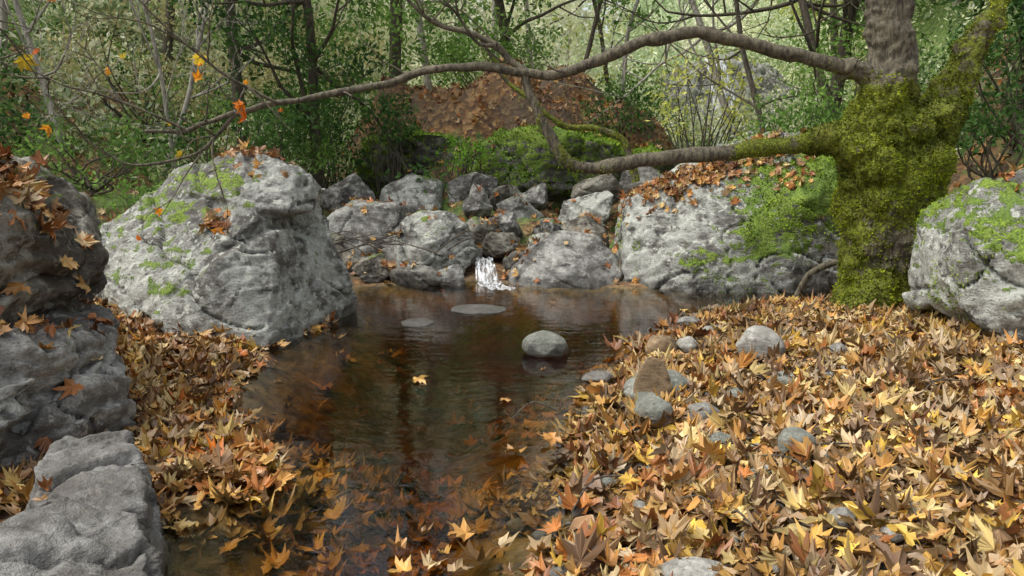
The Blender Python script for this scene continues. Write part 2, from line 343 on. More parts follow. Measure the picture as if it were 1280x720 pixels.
hull_rock('grey_boulder',[[(-.12,9.0,.02),(.05,8.9,.22),(.3,8.9,.45),(.55,9.1,.56),(.95,9.1,.52),(1.2,9.0,.28),(1.23,8.8,.1),(1.1,8.55,-.15),(.2,8.5,-.15),(-.1,8.7,-.15),(.6,8.55,.15),(.9,9.8,.4),(.1,9.7,.2)]],M_ROCK,.02,.035,53,None,2)
hull_rock('pale_boulder',[[(-2.1,12.2,.6),(-1.9,12,.95),(-1.5,12,1.12),(-1.1,12,1.0),(-1.05,12,.6),(-1.8,11.7,.45),(-1.2,11.7,.45),(-1.9,12.9,.9),(-1.1,12.9,.9)]],M_ROCKL,.026,.05,54,up_moss(.4,.3))
blobs=[((1.1,11.2,.58),(.46,.4,.36),M_ROCKL,0),((-1.62,8.95,.1),(.27,.25,.22),M_ROCKM,0),((-1.1,8.85,.06),(.36,.25,.17),M_ROCKD,.1),((-.68,8.8,.05),(.22,.22,.14),M_ROCK,0),
 ((-.12,10.8,.42),(.38,.3,.22),M_ROCK,.3),((.15,11.6,.6),(.40,.3,.24),M_ROCK,.2),((-.5,11.6,.68),(.32,.3,.26),M_ROCK,-.2),((.45,12.2,.76),(.42,.3,.24),M_ROCK,0),((-.15,10.0,.26),(.33,.28,.2),M_ROCKM,.2),
 ((.55,10.5,.3),(.40,.3,.28),M_ROCK,.4),((.95,10.1,.35),(.33,.3,.3),M_ROCKM,.1),((-.5,10.6,.35),(.33,.3,.25),M_ROCKM,0),((-2.05,9.3,.1),(.33,.3,.25),M_ROCKM,0),((-2.4,9.9,.25),(.3,.3,.3),M_ROCKM,0),
 ((-2.45,11.8,.75),(.45,.4,.35),M_ROCK,0),((-.6,12.4,.85),(.45,.35,.3),M_ROCK,.3),((1.3,12.2,.85),(.55,.4,.32),M_ROCKM,0),((2.1,12.4,.95),(.5,.4,.35),M_ROCKD,0),((-3.2,11.,.75),(.45,.4,.35),M_ROCKM,0),
 ((.12,9.45,.12),(.25,.25,.18),M_ROCKD,0),((-.55,9.7,.2),(.2,.2,.15),M_ROCKD,0),((.3,9.9,.25),(.28,.25,.2),M_ROCK,0),((-.1,12.3,.75),(.3,.3,.24),M_ROCKM,0),((-2.9,10.6,.4),(.35,.3,.28),M_ROCKD,0)]
for k,(c,r,mt,ti) in enumerate(blobs):
    blob_rock('stream_rock',c,r,mt,100+k,True,k*1.3,up_moss(.35,.3) if k%2 else None,tilt=ti)
OC=hull_rock('mossy_outcrop',[[(-.7,13.0,.75),(-.6,13.1,1.5),(.1,12.95,1.75),(.9,12.9,1.72),(1.7,13.1,1.55),(2.1,13.4,.9),(1.6,13.0,.8),(.4,12.7,.95),(.6,12.75,1.5),(-.5,15,1.9),(2,15,1.8),(0,13.5,.3),(1.8,14,.3)],
 [(-2.7,13.7,.7),(-2.5,13.7,1.6),(-1.7,13.4,1.75),(-1.0,13.4,1.7),(-.8,13.6,.7),(-2,15,1.8),(-.6,15,1.9)],
 [(1.5,13.4,.5),(1.6,13.3,1.2),(2.4,13.3,1.4),(3.1,13.6,1.1),(3.2,13.8,.5),(2.4,15,1.6)]],M_ROCKD,.045,.14,61,lambda V,N:.38+.4*sstep(-.2,.7,N[:,2]),2)
hull_rock('rock_cliff',[[(4.2,21,1.),(4.4,21.3,3.0),(5.2,21.6,3.8),(6.6,21.5,3.6),(7.6,21,2.5),(7.6,21,1),(6,20.5,1),(4.4,24,3.6),(7.6,24,3.6)]],M_ROCKL,.09,.25,62,up_moss(.4,0))
blob_rock('river_stone',(.235,5.72,.055),(.185,.15,.115),M_STONEG,201,False)
blob_rock('flat_stone',(-.33,7.35,-.005),(.28,.2,.05),M_STONE,202,False)
blob_rock('flat_stone',(-.82,6.75,-.005),(.16,.12,.04),M_STONE,203,False)
def HH(x,y): return float(H(np.array([x]),np.array([y]))[0])
st=[(1.66,5.15,.155,.12,.15,M_STONEL),(.86,4.55,.30,.2,.08,M_STONEG),(.74,4.02,.125,.1,.095,M_STONEG),(1.0,4.02,.1,.085,.07,M_STONE),(1.28,3.42,.1,.085,.075,M_STONEG),
 (1.62,4.55,.09,.08,.05,M_STONEG),(1.86,4.6,.09,.07,.03,M_STONEL),(2.1,4.98,.075,.06,.06,M_STONE),(1.27,4.3,.07,.06,.05,M_STONEG),(1.05,5.45,.13,.1,.1,M_STONEB),
 (1.25,5.5,.12,.08,.07,M_STONEL),(1.0,3.62,.075,.06,.04,M_STONEG),(.56,4.98,.13,.09,.04,M_STONEL),(1.22,2.75,.06,.05,.04,M_STONE),(.62,2.45,.12,.1,.04,M_STONEL),(1.55,6.0,.1,.08,.05,M_STONEL),(1.1,5.9,.08,.07,.05,M_STONEL),(1.45,6.4,.1,.08,.05,M_STONE)]
for k,(x,y,a,b_,c_,mt) in enumerate(st):
    blob_rock('river_stone',(x,y,max(HH(x,y),-.03)+.04+c_*.6),(a,b_,c_),mt,220+k,False,k*1.1)
zc=HH(.8,4.35)
hull_rock('brown_stone',[[(.68,4.33,zc),(.9,4.31,zc),(.7,4.34,zc+.2),(.76,4.34,zc+.33),(.86,4.34,zc+.31),(.91,4.35,zc+.17),(.7,4.45,zc),(.9,4.45,zc),(.78,4.42,zc+.31)]],M_STONEB,.01,.015,260,None,1,.5)
def gravel():
    rg=np.random.default_rng(5); b=bmesh.new(); bmesh.ops.create_icosphere(b,subdivisions=2,radius=1)
    b.verts.ensure_lookup_table(); tv=np.array([v.co[:] for v in b.verts]); tf=np.array([[v.index for v in f.verts] for f in b.faces]); b.free()
    n=900
    x=rg.uniform(-.1,3.,n); y=rg.uniform(2.,7.,n); sd=poolsd(x,y); k=(sd>-.3)&(sd<1.3)&(x<.7*y); x=x[k];y=y[k]; z=H(x,y)
    for part,mt in enumerate((M_STONE,M_STONEL,M_STONEG)):
        Vs=[];Fs=[];c=0
        for i in range(part,len(x),3):
            s=rg.uniform(.015,.05); q=tv*np.array([1,rg.uniform(.6,1),rg.uniform(.4,.7)])*s*(1+.25*vnoise(tv*1.5+i,3))[:,None]
            a=rg.uniform(0,6.3); q=np.stack([q[:,0]*math.cos(a)-q[:,1]*math.sin(a),q[:,0]*math.sin(a)+q[:,1]*math.cos(a),q[:,2]],-1)+[x[i],y[i],z[i]+.03]
            Vs.append(q); Fs.append(tf+c*len(tv)); c+=1
        mesh_np('gravel',np.concatenate(Vs),np.concatenate(Fs),mt,moss=np.zeros(c*len(tv)))
gravel()
# ------------------------------------------------------------ tubes and trees
def catm(pts,n=5):
    P=np.array(pts,float); out=[]
    Q=np.vstack([2*P[0]-P[1],P,2*P[-1]-P[-2]])
    t=(np.arange(n)/n)[:,None]
    for i in range(1,len(Q)-2):
        out.append(.5*((2*Q[i])+(-Q[i-1]+Q[i+1])*t+(2*Q[i-1]-5*Q[i]+4*Q[i+1]-Q[i+2])*t*t+(-Q[i-1]+3*Q[i]-3*Q[i+1]+Q[i+2])*t**3))
    out.append(P[-1:]); return np.concatenate(out)
class Tubes:
    def __init__(s): s.V=[];s.F=[];s.n=0
    def add(s,P,r,sides=6,rough=0.):
        P=np.asarray(P,float); r=np.asarray(r,float); T=np.gradient(P,axis=0); T/=np.linalg.norm(T,axis=1)[:,None]+1e-9
        u=np.cross(T[0],[0,0,1.]); 
        if np.linalg.norm(u)<.1: u=np.cross(T[0],[1.,0,0])
        us=[]
        for t in T:
            u=u-t*np.dot(u,t); u/=np.linalg.norm(u)+1e-9; us.append(u)
        U=np.array(us); W=np.cross(T,U); a=np.linspace(0,2*np.pi,sides,endpoint=False)
        ring=P[:,None]+r[:,None,None]*(np.cos(a)[None,:,None]*U[:,None]+np.sin(a)[None,:,None]*W[:,None])
        v=ring.reshape(-1,3)
        if rough: 
            d=v-np.repeat(P,sides,0); v=v+d*(rough*fbm(v*9,3,4))[:,None]
        k=len(P); i=np.arange(k-1)[:,None]*sides; j=np.arange(sides)[None]; j2=(j+1)%sides
        f=np.stack([i+j,i+j2,i+sides+j2,i+sides+j],-1).reshape(-1,4)+s.n
        s.V.append(v); s.F.append(f); s.n+=len(v)
    def obj(s,name,mat,parent=None,mossfn=None):
        V=np.concatenate(s.V); return mesh_np(name,V,np.concatenate(s.F),mat,moss=(mossfn(V) if mossfn else None),parent=parent)
def grow(rg,T,start,d,L,r,depth,tips,bend=.25,up=.1,kids=4,sides=6):
    n=6; P=[np.array(start,float)]; d=np.array(d,float); d/=np.linalg.norm(d)
    for i in range(n):
        d=d+rg.normal(0,bend,3)*.5+np.array([0,0,up*.3]); d/=np.linalg.norm(d); P.append(P[-1]+d*L/n)
    C=catm(P,2); rr=np.linspace(r,r*.35 if depth else r*.2,len(C)); T.add(C,rr,sides)
    if depth==0: tips.append(P[-1]); tips.append(P[3]); return
    for k in range(kids):
        i=rg.integers(2,n+1); dd=d*.5+rg.normal(0,.6,3)+np.array([0,0,up]); 
        grow(rg,T,P[i],dd,L*rg.uniform(.45,.7),r*.5*(1-.4*i/n)+.002,depth-1,tips,bend,up,kids,max(3,sides-1))
def foliage(name,cl,n,size,c1,c2,seed,parent=None,mat=None):
    rg=np.random.default_rng(seed); P=[];C=[]
    c1=np.array(c1);c2=np.array(c2)
    for (x,y,z,r) in cl:
        m_=max(4,int(n*(r/.5)**2)); q=rg.normal(size=(m_,3)); q/=np.linalg.norm(q,axis=1)[:,None]
        q*=rg.uniform(.15,1.,(m_,1))**.6*r*(1+.5*rg.random((m_,1))*(rg.random((m_,1))<.25)); q[:,2]*=.75
        P.append(q+[x,y,z]); t=np.clip(rg.random()*.7+rg.normal(0,.18,(m_,1))+.15,0,1); C.append((c1+(c2-c1)*t)*rg.uniform(.75,1.2,(m_,1)))
    P=np.concatenate(P);C=np.clip(np.concatenate(C),0,.92); N=len(P)
    a=rg.normal(size=(N,3)); a[:,2]-=.25; a/=np.linalg.norm(a,axis=1)[:,None]
    b=np.cross(a,rg.normal(size=(N,3))); b/=np.linalg.norm(b,axis=1)[:,None]+1e-9
    s=(size*rg.uniform(.6,1.35,N))[:,None]; nn=np.cross(a,b)
    V=np.stack([P-a*s,P+b*s*.45+nn*s*.15,P+a*s,P-b*s*.45+nn*s*.15],1).reshape(-1,3)
    F=np.arange(N*4).reshape(-1,4)
    return mesh_np(name,V,F,mat or M_FOL,False,col=np.repeat(C,4,0),parent=parent)
def clumps(rg,c,r,n,cr):
    q=rg.normal(size=(n,3)); q/=np.linalg.norm(q,axis=1)[:,None]; q*=rg.uniform(.25,1,(n,1))**.5*np.array(r)
    return [(c[0]+a,c[1]+b,c[2]+d,cr*rg.uniform(.6,1.3)) for a,b,d in q]
DG=((.022,.06,.014),(.10,.21,.045)); MG=((.06,.14,.03),(.24,.40,.08)); YG=((.32,.38,.08),(.74,.74,.20)); OL=((.26,.25,.11),(.60,.55,.26)); HAZE_PALE=((.74,.76,.48),(.92,.92,.72)); HAZE_GREEN=((.40,.52,.30),(.70,.78,.52))  # last two palettes: distance haze painted into the leaf colour
def tree(name,base,lean,h,r,pal,seed,crown=None,ncl=30,cr=.5,nleaf=60,ls=.05,depth=2,mat=None,up=.25,kids=4,bare=False):
    rg=np.random.default_rng(seed); T=Tubes(); tips=[]
    x,y=base; z=HH(x,y)-.2; P=[np.array([x,y,z])]; d=np.array([lean[0],lean[1],1.]); d/=np.linalg.norm(d)
    for i in range(7):
        d=d+rg.normal(0,.07,3); d/=np.linalg.norm(d); P.append(P[-1]+d*h/7)
    C=catm(P,3); T.add(C,np.linspace(r,r*.35,len(C)),9,.1)
    for i in range(2,8):
        for k in range(2):
            dd=rg.normal(0,.7,3)+[0,0,.35]; grow(rg,T,P[i],dd,h*rg.uniform(.22,.38),r*.38,depth-1,tips,.3,up,kids)
    e=bpy.data.objects.new(name,None); COL.objects.link(e)
    T.obj('trunk_and_limbs',mat or M_BARKD,e)
    if not bare:
        cl=[(t[0],t[1],t[2],cr*rg.uniform(.6,1.2)) for t in (tips if len(tips)<ncl else [tips[i] for i in rg.choice(len(tips),ncl,replace=False)])]
        if crown: cl+=clumps(rg,crown[0],crown[1],ncl//2,cr)
        foliage('crown',cl,nleaf,ls,pal[0],pal[1],seed+1,e)
    return e
tree('evergreen_tree',(-3.1,12.6),(.05,0),6,.10,DG,301,((-3.2,12.4,2.6),(1.1,.8,1.3)),44,.45,120,.05)
tree('evergreen_tree',(-2.1,14.6),(.05,0),8,.12,MG,302,((-2.3,14.2,3.6),(1.5,.9,1.9)),54,.5,110,.055)
tree('evergreen_tree',(.1,18.2),(-.05,0),9,.13,MG,303,((-.6,18.,4.4),(1.6,1.,1.6)),40,.6,100,.06)
tree('evergreen_tree',(-4.8,14.5),(.05,0),8,.12,MG,304,((-4.7,14.4,4.5),(1.3,1.,1.6)),28,.5,100,.055)
tree('oak_tree',(5.0,13.2),(-.0,0),8,.13,MG,305,((5.3,13.4,4.2),(1.2,1.,1.4)),40,.5,100,.05)
tree('evergreen_tree',(6.4,9.6),(-.1,0),7,.14,DG,306,((6.4,9.8,3.9),(1.5,1.,1.3)),56,.5,120,.05)
tree('evergreen_tree',(-7.6,10.8),(.1,0),7,.14,DG,307,((-7.6,10.8,3.6),(1.,1.,1.4)),30,.5,120,.05)
tree('evergreen_tree',(8.,12.5),(-.1,0),9,.14,DG,308,((7.8,12.5,5.2),(1.6,1.2,2.)),44,.6,100,.06)
tree('yellow_tree',(2.8,22.5),(.05,0),7,.08,YG,309,((2.8,22.3,4.2),(1.6,1.2,1.4)),20,.6,26,.06)
tree('yellow_tree',(7.4,18.5),(-.1,0),9,.10,YG,310,((7.4,18.4,5.),(1.6,1.2,2.)),36,.6,50,.06)
tree('yellow_tree',(-7.8,18.5),(.05,0),9,.12,OL,311,((-8,18.3,6.),(2.4,1.2,2.6)),40,.6,50,.06)
tree('yellow_tree',(-11,16.5),(.05,0),9,.12,OL,312,((-11,16.3,6.5),(2.4,1.2,2.4)),40,.6,50,.06)
tree('bare_tree',(-6.0,10.9),(-.35,-.05),4.2,.05,OL,320,mat=M_BARKP,bare=True,depth=3,kids=4,up=.5)
tree('bare_tree',(-7.8,12.5),(.2,0),5.5,.06,OL,321,mat=M_BARKP,bare=True,depth=3,kids=4,up=.4)
tree('bare_tree',(-5.2,11.8),(.3,0),5.0,.045,OL,322,mat=M_BARKP,bare=True,depth=3,kids=4,up=.3)
tree('bare_tree',(-4.4,10.8),(-.2,0),5.0,.035,OL,329,mat=M_BARKP,bare=True,depth=3,kids=4,up=.3)
tree('bare_tree',(5.2,12.0),(-.55,0),6.5,.08,OL,323,mat=M_BARKD,bare=True,depth=3,kids=3)
tree('bare_tree',(4.6,14.5),(-.35,0),7.5,.08,OL,324,mat=M_BARKP,bare=True,depth=3,kids=3)
tree('bare_tree',(3.9,11.6),(-.25,0),6.,.05,OL,328,mat=M_BARKD,bare=True,depth=3,kids=3)
tree('bare_tree',(2.2,16.5),(.1,0),7,.05,OL,325,mat=M_BARKP,bare=True,depth=3,kids=3)
tree('bare_tree',(1.3,15.9),(.15,0),5.5,.05,OL,326,mat=M_BARKD,bare=True,depth=3,kids=3)
tree('bare_tree',(-1.6,16.),(-.1,0),7,.08,OL,327,mat=M_BARKP,bare=True,depth=2,kids=3)
def bush(name,c,r,pal,n=25,cr=.35,nl=160,ls=.04,seed=0):
    g_=np.random.default_rng(seed); cl=clumps(g_,c,r,n,cr)
    e=bpy.data.objects.new(name,None); COL.objects.link(e)
    T=Tubes(); b0=np.array([c[0],c[1],HH(c[0],c[1])-.1])
    for (x,y,z,q) in cl:
        m_=(b0+np.array([x,y,z]))/2+g_.normal(0,.12,3); C=catm([b0+g_.normal(0,.1,3)*[1,1,0],m_,(x,y,z)],4); T.add(C,np.linspace(.018,.005,len(C)),4)
    T.obj('stems',M_BARKD,e); foliage('leaves',cl,nl,ls,pal[0],pal[1],seed+5,e); return e
bush('green_bush',(-5.2,9.9,1.2),(1.0,.8,.75),MG,34,.32,170,.035,401)
bush('green_bush',(-4.2,9.2,.7),(.6,.5,.45),MG,18,.28,170,.035,413)
bush('green_bush',(-6.8,9.5,1.9),(1.1,.8,.9),DG,34,.38,150,.04,402)
bush('green_bush',(-4.0,11.2,1.5),(.9,.7,.8),DG,28,.35,150,.04,403)
bush('green_bush',(-3.6,12.2,1.5),(.9,.6,.9),MG,28,.35,150,.04,404)
bush('green_bush',(-3.0,13.3,1.5),(.6,.4,.6),DG,20,.32,140,.04,418)
bush('fern',(-.75,12.7,1.45),(.45,.25,.28),((.07,.18,.015),(.28,.56,.05)),16,.2,200,.035,405)
bush('yellow_shrub',(2.95,12.6,2.2),(.85,.6,.75),YG,28,.3,80,.045,406)
bush('green_bush',(-2.0,13.2,1.9),(.6,.5,.5),DG,18,.3,150,.04,407)
bush('green_bush',(1.9,14.4,2.1),(.7,.5,.4),DG,18,.3,130,.04,408)
bush('green_bush',(5.9,9.3,2.9),(1.2,.7,.7),DG,26,.35,150,.04,409)
bush('green_bush',(5.4,8.9,1.7),(.7,.5,.5),DG,18,.3,150,.04,416)
bush('green_bush',(4.9,11.3,2.4),(.9,.7,.8),MG,24,.35,130,.04,410)
bush('green_bush',(3.9,10.9,1.8),(.7,.5,.45),MG,18,.32,130,.04,417)
bush('green_bush',(2.4,16.5,2.4),(1.1,.7,.7),MG,22,.4,110,.045,411)
bush('green_bush',(-.6,17.3,3.1),(1.6,.6,.8),MG,28,.45,110,.045,414)
bush('yellow_shrub',(-5.8,12.8,2.9),(1.4,.8,1.),OL,28,.4,90,.045,412)
bush('yellow_shrub',(-4.2,16.5,3.2),(1.6,.8,1.2),OL,28,.5,90,.05,415)
def undergrowth():
    g_=np.random.default_rng(91); A=[];B=[];C=[]
    for k in range(1500):
        y=g_.uniform(10.5,32); x=g_.uniform(-.8,.8)*y
        q=((x+.1)/3.0)**2+((y-15.8)/2.3)**2
        if q<1.35 or (-3.3<x<3.3 and y<14.2): continue
        if abs(x)<4 and y<12: continue
        r=g_.uniform(.25,.6)*(1+.02*y); z=HH(x,y)+r*g_.uniform(.2,1.3)
        t=g_.random()
        if y>18: (C if t<.75 else B).append((x,y,z,r*1.3))
        else: (A if t<.42 else B if t<.78 else C).append((x,y,z,r))
    e=bpy.data.objects.new('undergrowth',None); COL.objects.link(e)
    foliage('leaves_dark',A,75,.045,DG[0],MG[1],92,e); foliage('leaves_green',B,70,.05,MG[0],HAZE_GREEN[1],93,e); foliage('leaves_yellow',C,55,.06,YG[0],HAZE_PALE[1],94,e)  # pale ends of the green and yellow mixes carry painted haze
undergrowth()
def forest():
    cl_a=[];cl_b=[];T=Tubes(); g_=np.random.default_rng(55)
    for k in range(220):
        y=g_.uniform(20,46); x=g_.uniform(-.85,.85)*y; z=HH(x,y); h=g_.uniform(4,9)
        if 3<x<9 and y<28: continue
        if .05<x/y<.32: h*=.42
        T.add(catm([(x,y,z-.3),(x+g_.normal(0,.3),y,z+h*.5),(x+g_.normal(0,.6),y,z+h)],3),np.linspace(.10,.03,7),5)
        for i in range(11):
            c=(x+g_.normal(0,1.1),y+g_.normal(0,1.),z+g_.uniform(.0,1.05)*h,g_.uniform(.5,1.1))
            (cl_a if k%3 else cl_b).append(c)
    e=bpy.data.objects.new('forest',None); COL.objects.link(e)
    T.obj('trunks',M_BARKP,e); foliage('crowns_hazed_yellow',cl_a,38,.11,HAZE_PALE[0],HAZE_PALE[1],56,e); foliage('crowns_hazed_green',cl_b,38,.11,HAZE_GREEN[0],HAZE_GREEN[1],57,e)  # far crowns: pale leaf colours stand in for misty, glowing air
forest()
# ------------------------------------------------------------ the plane tree
pt=bpy.data.objects.new('plane_tree',None); COL.objects.link(pt)
def bm_tubes(lst,balls=()):
    bm=bmesh.new()
    for pts,rad in lst:
        C=catm(pts,5); rr=np.interp(np.linspace(0,1,len(C)),np.linspace(0,1,len(rad)),rad)
        L=np.r_[0,np.cumsum(np.linalg.norm(np.diff(C,axis=0),axis=1))]; s=0.
        while s<L[-1]:
            p=[np.interp(s,L,C[:,k]) for k in range(3)]; r=np.interp(s,L,rr)
            bmesh.ops.create_icosphere(bm,subdivisions=2,radius=r*1.03,matrix=Matrix.Translation(p)); s+=r*.3
    for (x,y,z,r) in balls:
        bmesh.ops.create_icosphere(bm,subdivisions=2,radius=r,matrix=Matrix.Translation((x,y,z)))
    return bm
me=remesh(bm_tubes([
 ([(3.42,7.1,-.2),(3.40,7.1,.3),(3.36,7.1,.8),(3.29,7.1,1.3),(3.23,7.1,1.65),(3.22,7.1,1.95),(3.27,7.1,2.3),(3.26,7.15,2.75),(3.18,7.2,3.5)],[.50,.44,.39,.38,.34,.25,.165,.15,.13]),
 ([(3.55,7.2,1.0),(3.75,7.25,1.6),(3.88,7.3,1.98),(4.10,7.3,2.42),(4.32,7.3,2.85),(4.6,7.3,3.6)],[.28,.20,.15,.115,.10,.085]),
 ([(3.2,7.05,1.5),(2.84,7.0,1.61),(2.6,7.,1.57)],[.2,.11,.09]),
 ([(3.2,7.05,1.95),(3.02,7.0,2.10),(2.85,7.,2.16)],[.18,.10,.085]),
 ([(3.3,7.0,.35),(3.05,6.7,.12),(2.9,6.4,-.03)],[.28,.19,.06]),([(3.5,7.0,.35),(3.7,6.6,.2),(3.85,6.2,.1)],[.30,.2,.06]),([(3.7,7.1,.9),(3.95,7.2,.5),(4.1,7.3,.1)],[.25,.24,.22])],
 [(3.05,6.95,1.72,.17),(3.0,6.95,1.48,.18),(3.1,6.85,1.32,.19),(3.4,6.9,1.7,.2),(3.15,6.85,1.95,.13),(3.15,6.82,1.12,.14),(3.55,6.9,1.4,.2),(3.6,6.95,1.75,.15)]),.018,2)
V,N=get_np(me); d=.075*fbm(V*3.2,4,70)+.04*np.abs(fbm(V*np.array([9,9,2.]),3,71))+.016*fbm(V*22,2,72)
V2=V+N*d[:,None]
mo=.75*sstep(2.25,1.9,V2[:,2])*sstep(-.1,.2,V2[:,2])
mo*=1-.5*np.exp(-(((V2[:,0]-3.28)/.30)**2+((V2[:,2]-.72)/.38)**4)); mo=np.maximum(mo,.55*(V2[:,0]>3.7)*(V2[:,2]>1.5)*(V2[:,2]<2.9))
me.vertices.foreach_set('co',V2.astype(np.float32).ravel())
a=me.attributes.new('moss','FLOAT','POINT'); a.data.foreach_set('value',mo.astype(np.float32))
me.polygons.foreach_set('use_smooth',np.ones(len(me.polygons),dtype=bool)); me.materials.clear(); me.materials.append(M_BARK); me.update()
trunk=bpy.data.objects.new('trunk',me); COL.objects.link(trunk); trunk.parent=pt
T=Tubes(); tips=[]
def limb(pts,r0,r1,sides=14,n=8,rough=.22,twigs=0,seed=0,tl=.5,jit=.018):
    C=catm(pts,n); g_=np.random.default_rng(seed+900); C=C+jit*np.stack([fbm(C*4,2,seed+k) for k in range(3)],-1)
    T.add(C,np.linspace(r0,r1,len(C)),sides,rough)
    for k in range(twigs):
        i=g_.integers(2,len(C)); dd=C[i]-C[i-1]; dd/=np.linalg.norm(dd)
        grow(g_,T,C[i],dd*.7+g_.normal(0,.6,3)+[0,0,.1],tl*g_.uniform(.5,1.3),.009,1,tips,.35,.05,2,5)
    return C
U=[(3.1,7.,2.07),(2.9,7.,2.13),(2.56,6.98,2.23),(1.99,6.95,2.36),(1.49,6.9,2.43),(1.06,6.9,2.36),(.71,6.9,2.22),(.36,6.85,2.09),(.11,6.85,2.11),(-.28,6.8,2.16),(-.71,6.8,2.12),(-1.14,6.75,2.0),(-1.49,6.7,1.93),(-1.99,6.6,1.84),(-2.38,6.5,1.73),(-2.62,6.45,1.63),(-2.9,6.4,1.62)]
limb(U,.066,.014,twigs=9,seed=1)
limb([(2.95,7.,1.6),(2.7,7.,1.60),(2.41,6.95,1.54),(1.85,6.9,1.46),(1.28,6.85,1.41),(.75,6.8,1.34),(.5,6.8,1.36),(.34,6.8,1.55),(.2,6.82,1.85),(.1,6.85,2.13)],.085,.034,twigs=2,seed=2)
limb([(.11,6.85,2.11),(0,6.85,2.2),(-.14,6.83,2.33),(-.35,6.8,2.43),(-.6,6.8,2.5),(-.8,6.75,2.62),(-1.0,6.7,2.9)],.036,.01,10,twigs=6,seed=3)
limb([(-.14,6.83,2.33),(-.3,6.7,2.36),(-.5,6.6,2.62),(-.7,6.5,2.8)],.018,.006,7,twigs=4,seed=8)
limb([(-2.2,6.55,1.79),(-2.35,6.5,1.6),(-2.5,6.4,1.45),(-2.95,6.3,1.38),(-3.3,6.2,1.6)],.02,.006,7,twigs=5,seed=4)
limb([(-2.6,6.45,1.64),(-3.0,6.3,1.85),(-3.4,6.1,1.98),(-3.9,6.,2.2)],.014,.004,6,twigs=6,seed=6)
limb([(-1.9,6.6,1.86),(-2.3,6.4,2.1),(-2.7,6.2,2.5),(-3.,6.,2.9)],.014,.004,6,twigs=6,seed=7)
limb([(3.26,7.2,3.3),(1.5,6.2,4.1),(-.5,5.6,3.9),(-2.,5.2,3.2),(-3.,5.0,2.6),(-3.6,4.9,2.2)],.09,.008,8,twigs=10,seed=9,tl=.6)
limb([(1.45,9.4,1.1),(1.38,9.4,1.35),(1.25,9.4,1.6),(.95,9.4,1.72),(.6,9.35,1.75),(.3,9.3,1.95),(-.1,9.3,2.3),(-.4,9.2,2.8)],.05,.02,9,twigs=4,seed=10)
limb([(3.18,7.2,3.45),(3.0,7.3,4.5),(2.6,7.3,5.8),(2.3,7.2,7.2)],.13,.04,10,twigs=10,seed=13,tl=1.4)
limb([(4.58,7.3,3.55),(4.9,7.3,4.6),(5.2,7.3,6.)],.085,.03,9,twigs=8,seed=14,tl=1.3)
def lm(V):
    return .58*sstep(1.7,2.0,V[:,0])*(V[:,2]<1.8)+.3*((V[:,2]<1.9)&(V[:,0]>.1)&(V[:,0]<.6))+.4*((V[:,1]>9))+.12
LM=T.obj('limbs',M_BARK,pt,lm)
T2=Tubes()
T2.add(catm([(2.75,7.6,.05),(2.85,7.55,.3),(3.05,7.5,.42),(3.2,7.4,.44)],6),np.linspace(.03,.035,19),8,.2); 
T2.obj('fallen_stick',M_BARK,None,lambda V:V[:,0]*0)
T3=Tubes()
for k in range(26):
    g_=np.random.default_rng(700+k); x=g_.uniform(.2,3); y=g_.uniform(2.5,6.5)
    if x>.66*y: continue
    a_=g_.uniform(0,6.3); L=g_.uniform(.15,.5); z=max(0,HH(x,y))+.07
    T3.add(catm([(x,y,z),(x+math.cos(a_)*L*.5,y+math.sin(a_)*L*.5,z+g_.uniform(0,.06)),(x+math.cos(a_+.3)*L,y+math.sin(a_+.3)*L,z-.01)],4),np.linspace(.006,.003,9),5)
for k in range(14):
    g_=np.random.default_rng(760+k); x=g_.uniform(-2.4,-.8); y=g_.uniform(8.7,9.3); a_=g_.uniform(-.8,.8)+(3.1 if k%2 else 0); L=g_.uniform(.4,1.)
    T3.add(catm([(x,y,.25+g_.random()*.2),(x+math.cos(a_)*L*.5,y+.1,.4+g_.random()*.2),(x+math.cos(a_)*L,y+.2,.3+g_.random()*.3)],4),np.linspace(.01,.004,9),5)
T3.obj('twigs',M_BARKD)
def tufts(ob,n,size,seed,c1=(.03,.045,.004),c2=(.24,.27,.02),br=.5,th=.38):
    me=ob.data; me.calc_loop_triangles(); V,N=get_np(me)
    t=np.empty(len(me.loop_triangles)*3,dtype=np.int32); me.loop_triangles.foreach_get('vertices',t); t=t.reshape(-1,3)
    mv=np.empty(len(V),dtype=np.float32); me.attributes['moss'].data.foreach_get('value',mv)
    c=V[t].mean(1); a=np.linalg.norm(np.cross(V[t[:,1]]-V[t[:,0]],V[t[:,2]]-V[t[:,0]]),axis=1)
    w=a*np.clip(mv[t].mean(1)-th+br*fbm(c*6,3,seed)*.6+br*fbm(c*2.2,2,seed+7)*.5,0,1)**.6; w=np.nan_to_num(w); 
    g_=np.random.default_rng(seed); i=g_.choice(len(t),n,p=w/w.sum())
    u=g_.random((n,2)); u=np.where(u.sum(1,keepdims=True)>1,1-u,u); P=V[t[i,0]]+(V[t[i,1]]-V[t[i,0]])*u[:,:1]+(V[t[i,2]]-V[t[i,0]])*u[:,1:]
    nn=N[t[i,0]]+g_.normal(0,.5,(n,3)); nn/=np.linalg.norm(nn,axis=1)[:,None]; s=np.cross(nn,g_.normal(size=(n,3))); s/=np.linalg.norm(s,axis=1)[:,None]
    L=(size*g_.uniform(.5,1.3,n))[:,None]
    VV=np.stack([P-s*L*.3,P+s*L*.3,P+nn*L],1).reshape(-1,3)
    k=np.clip(.45+.6*fbm(P*4,3,seed+2)+g_.normal(0,.2,n),0,1)[:,None]; C=np.array(c1)+(np.array(c2)-c1)*k
    mesh_np('moss',VV,np.arange(3*n).reshape(-1,3),M_MOSST,False,col=np.repeat(C,3,0),parent=ob)
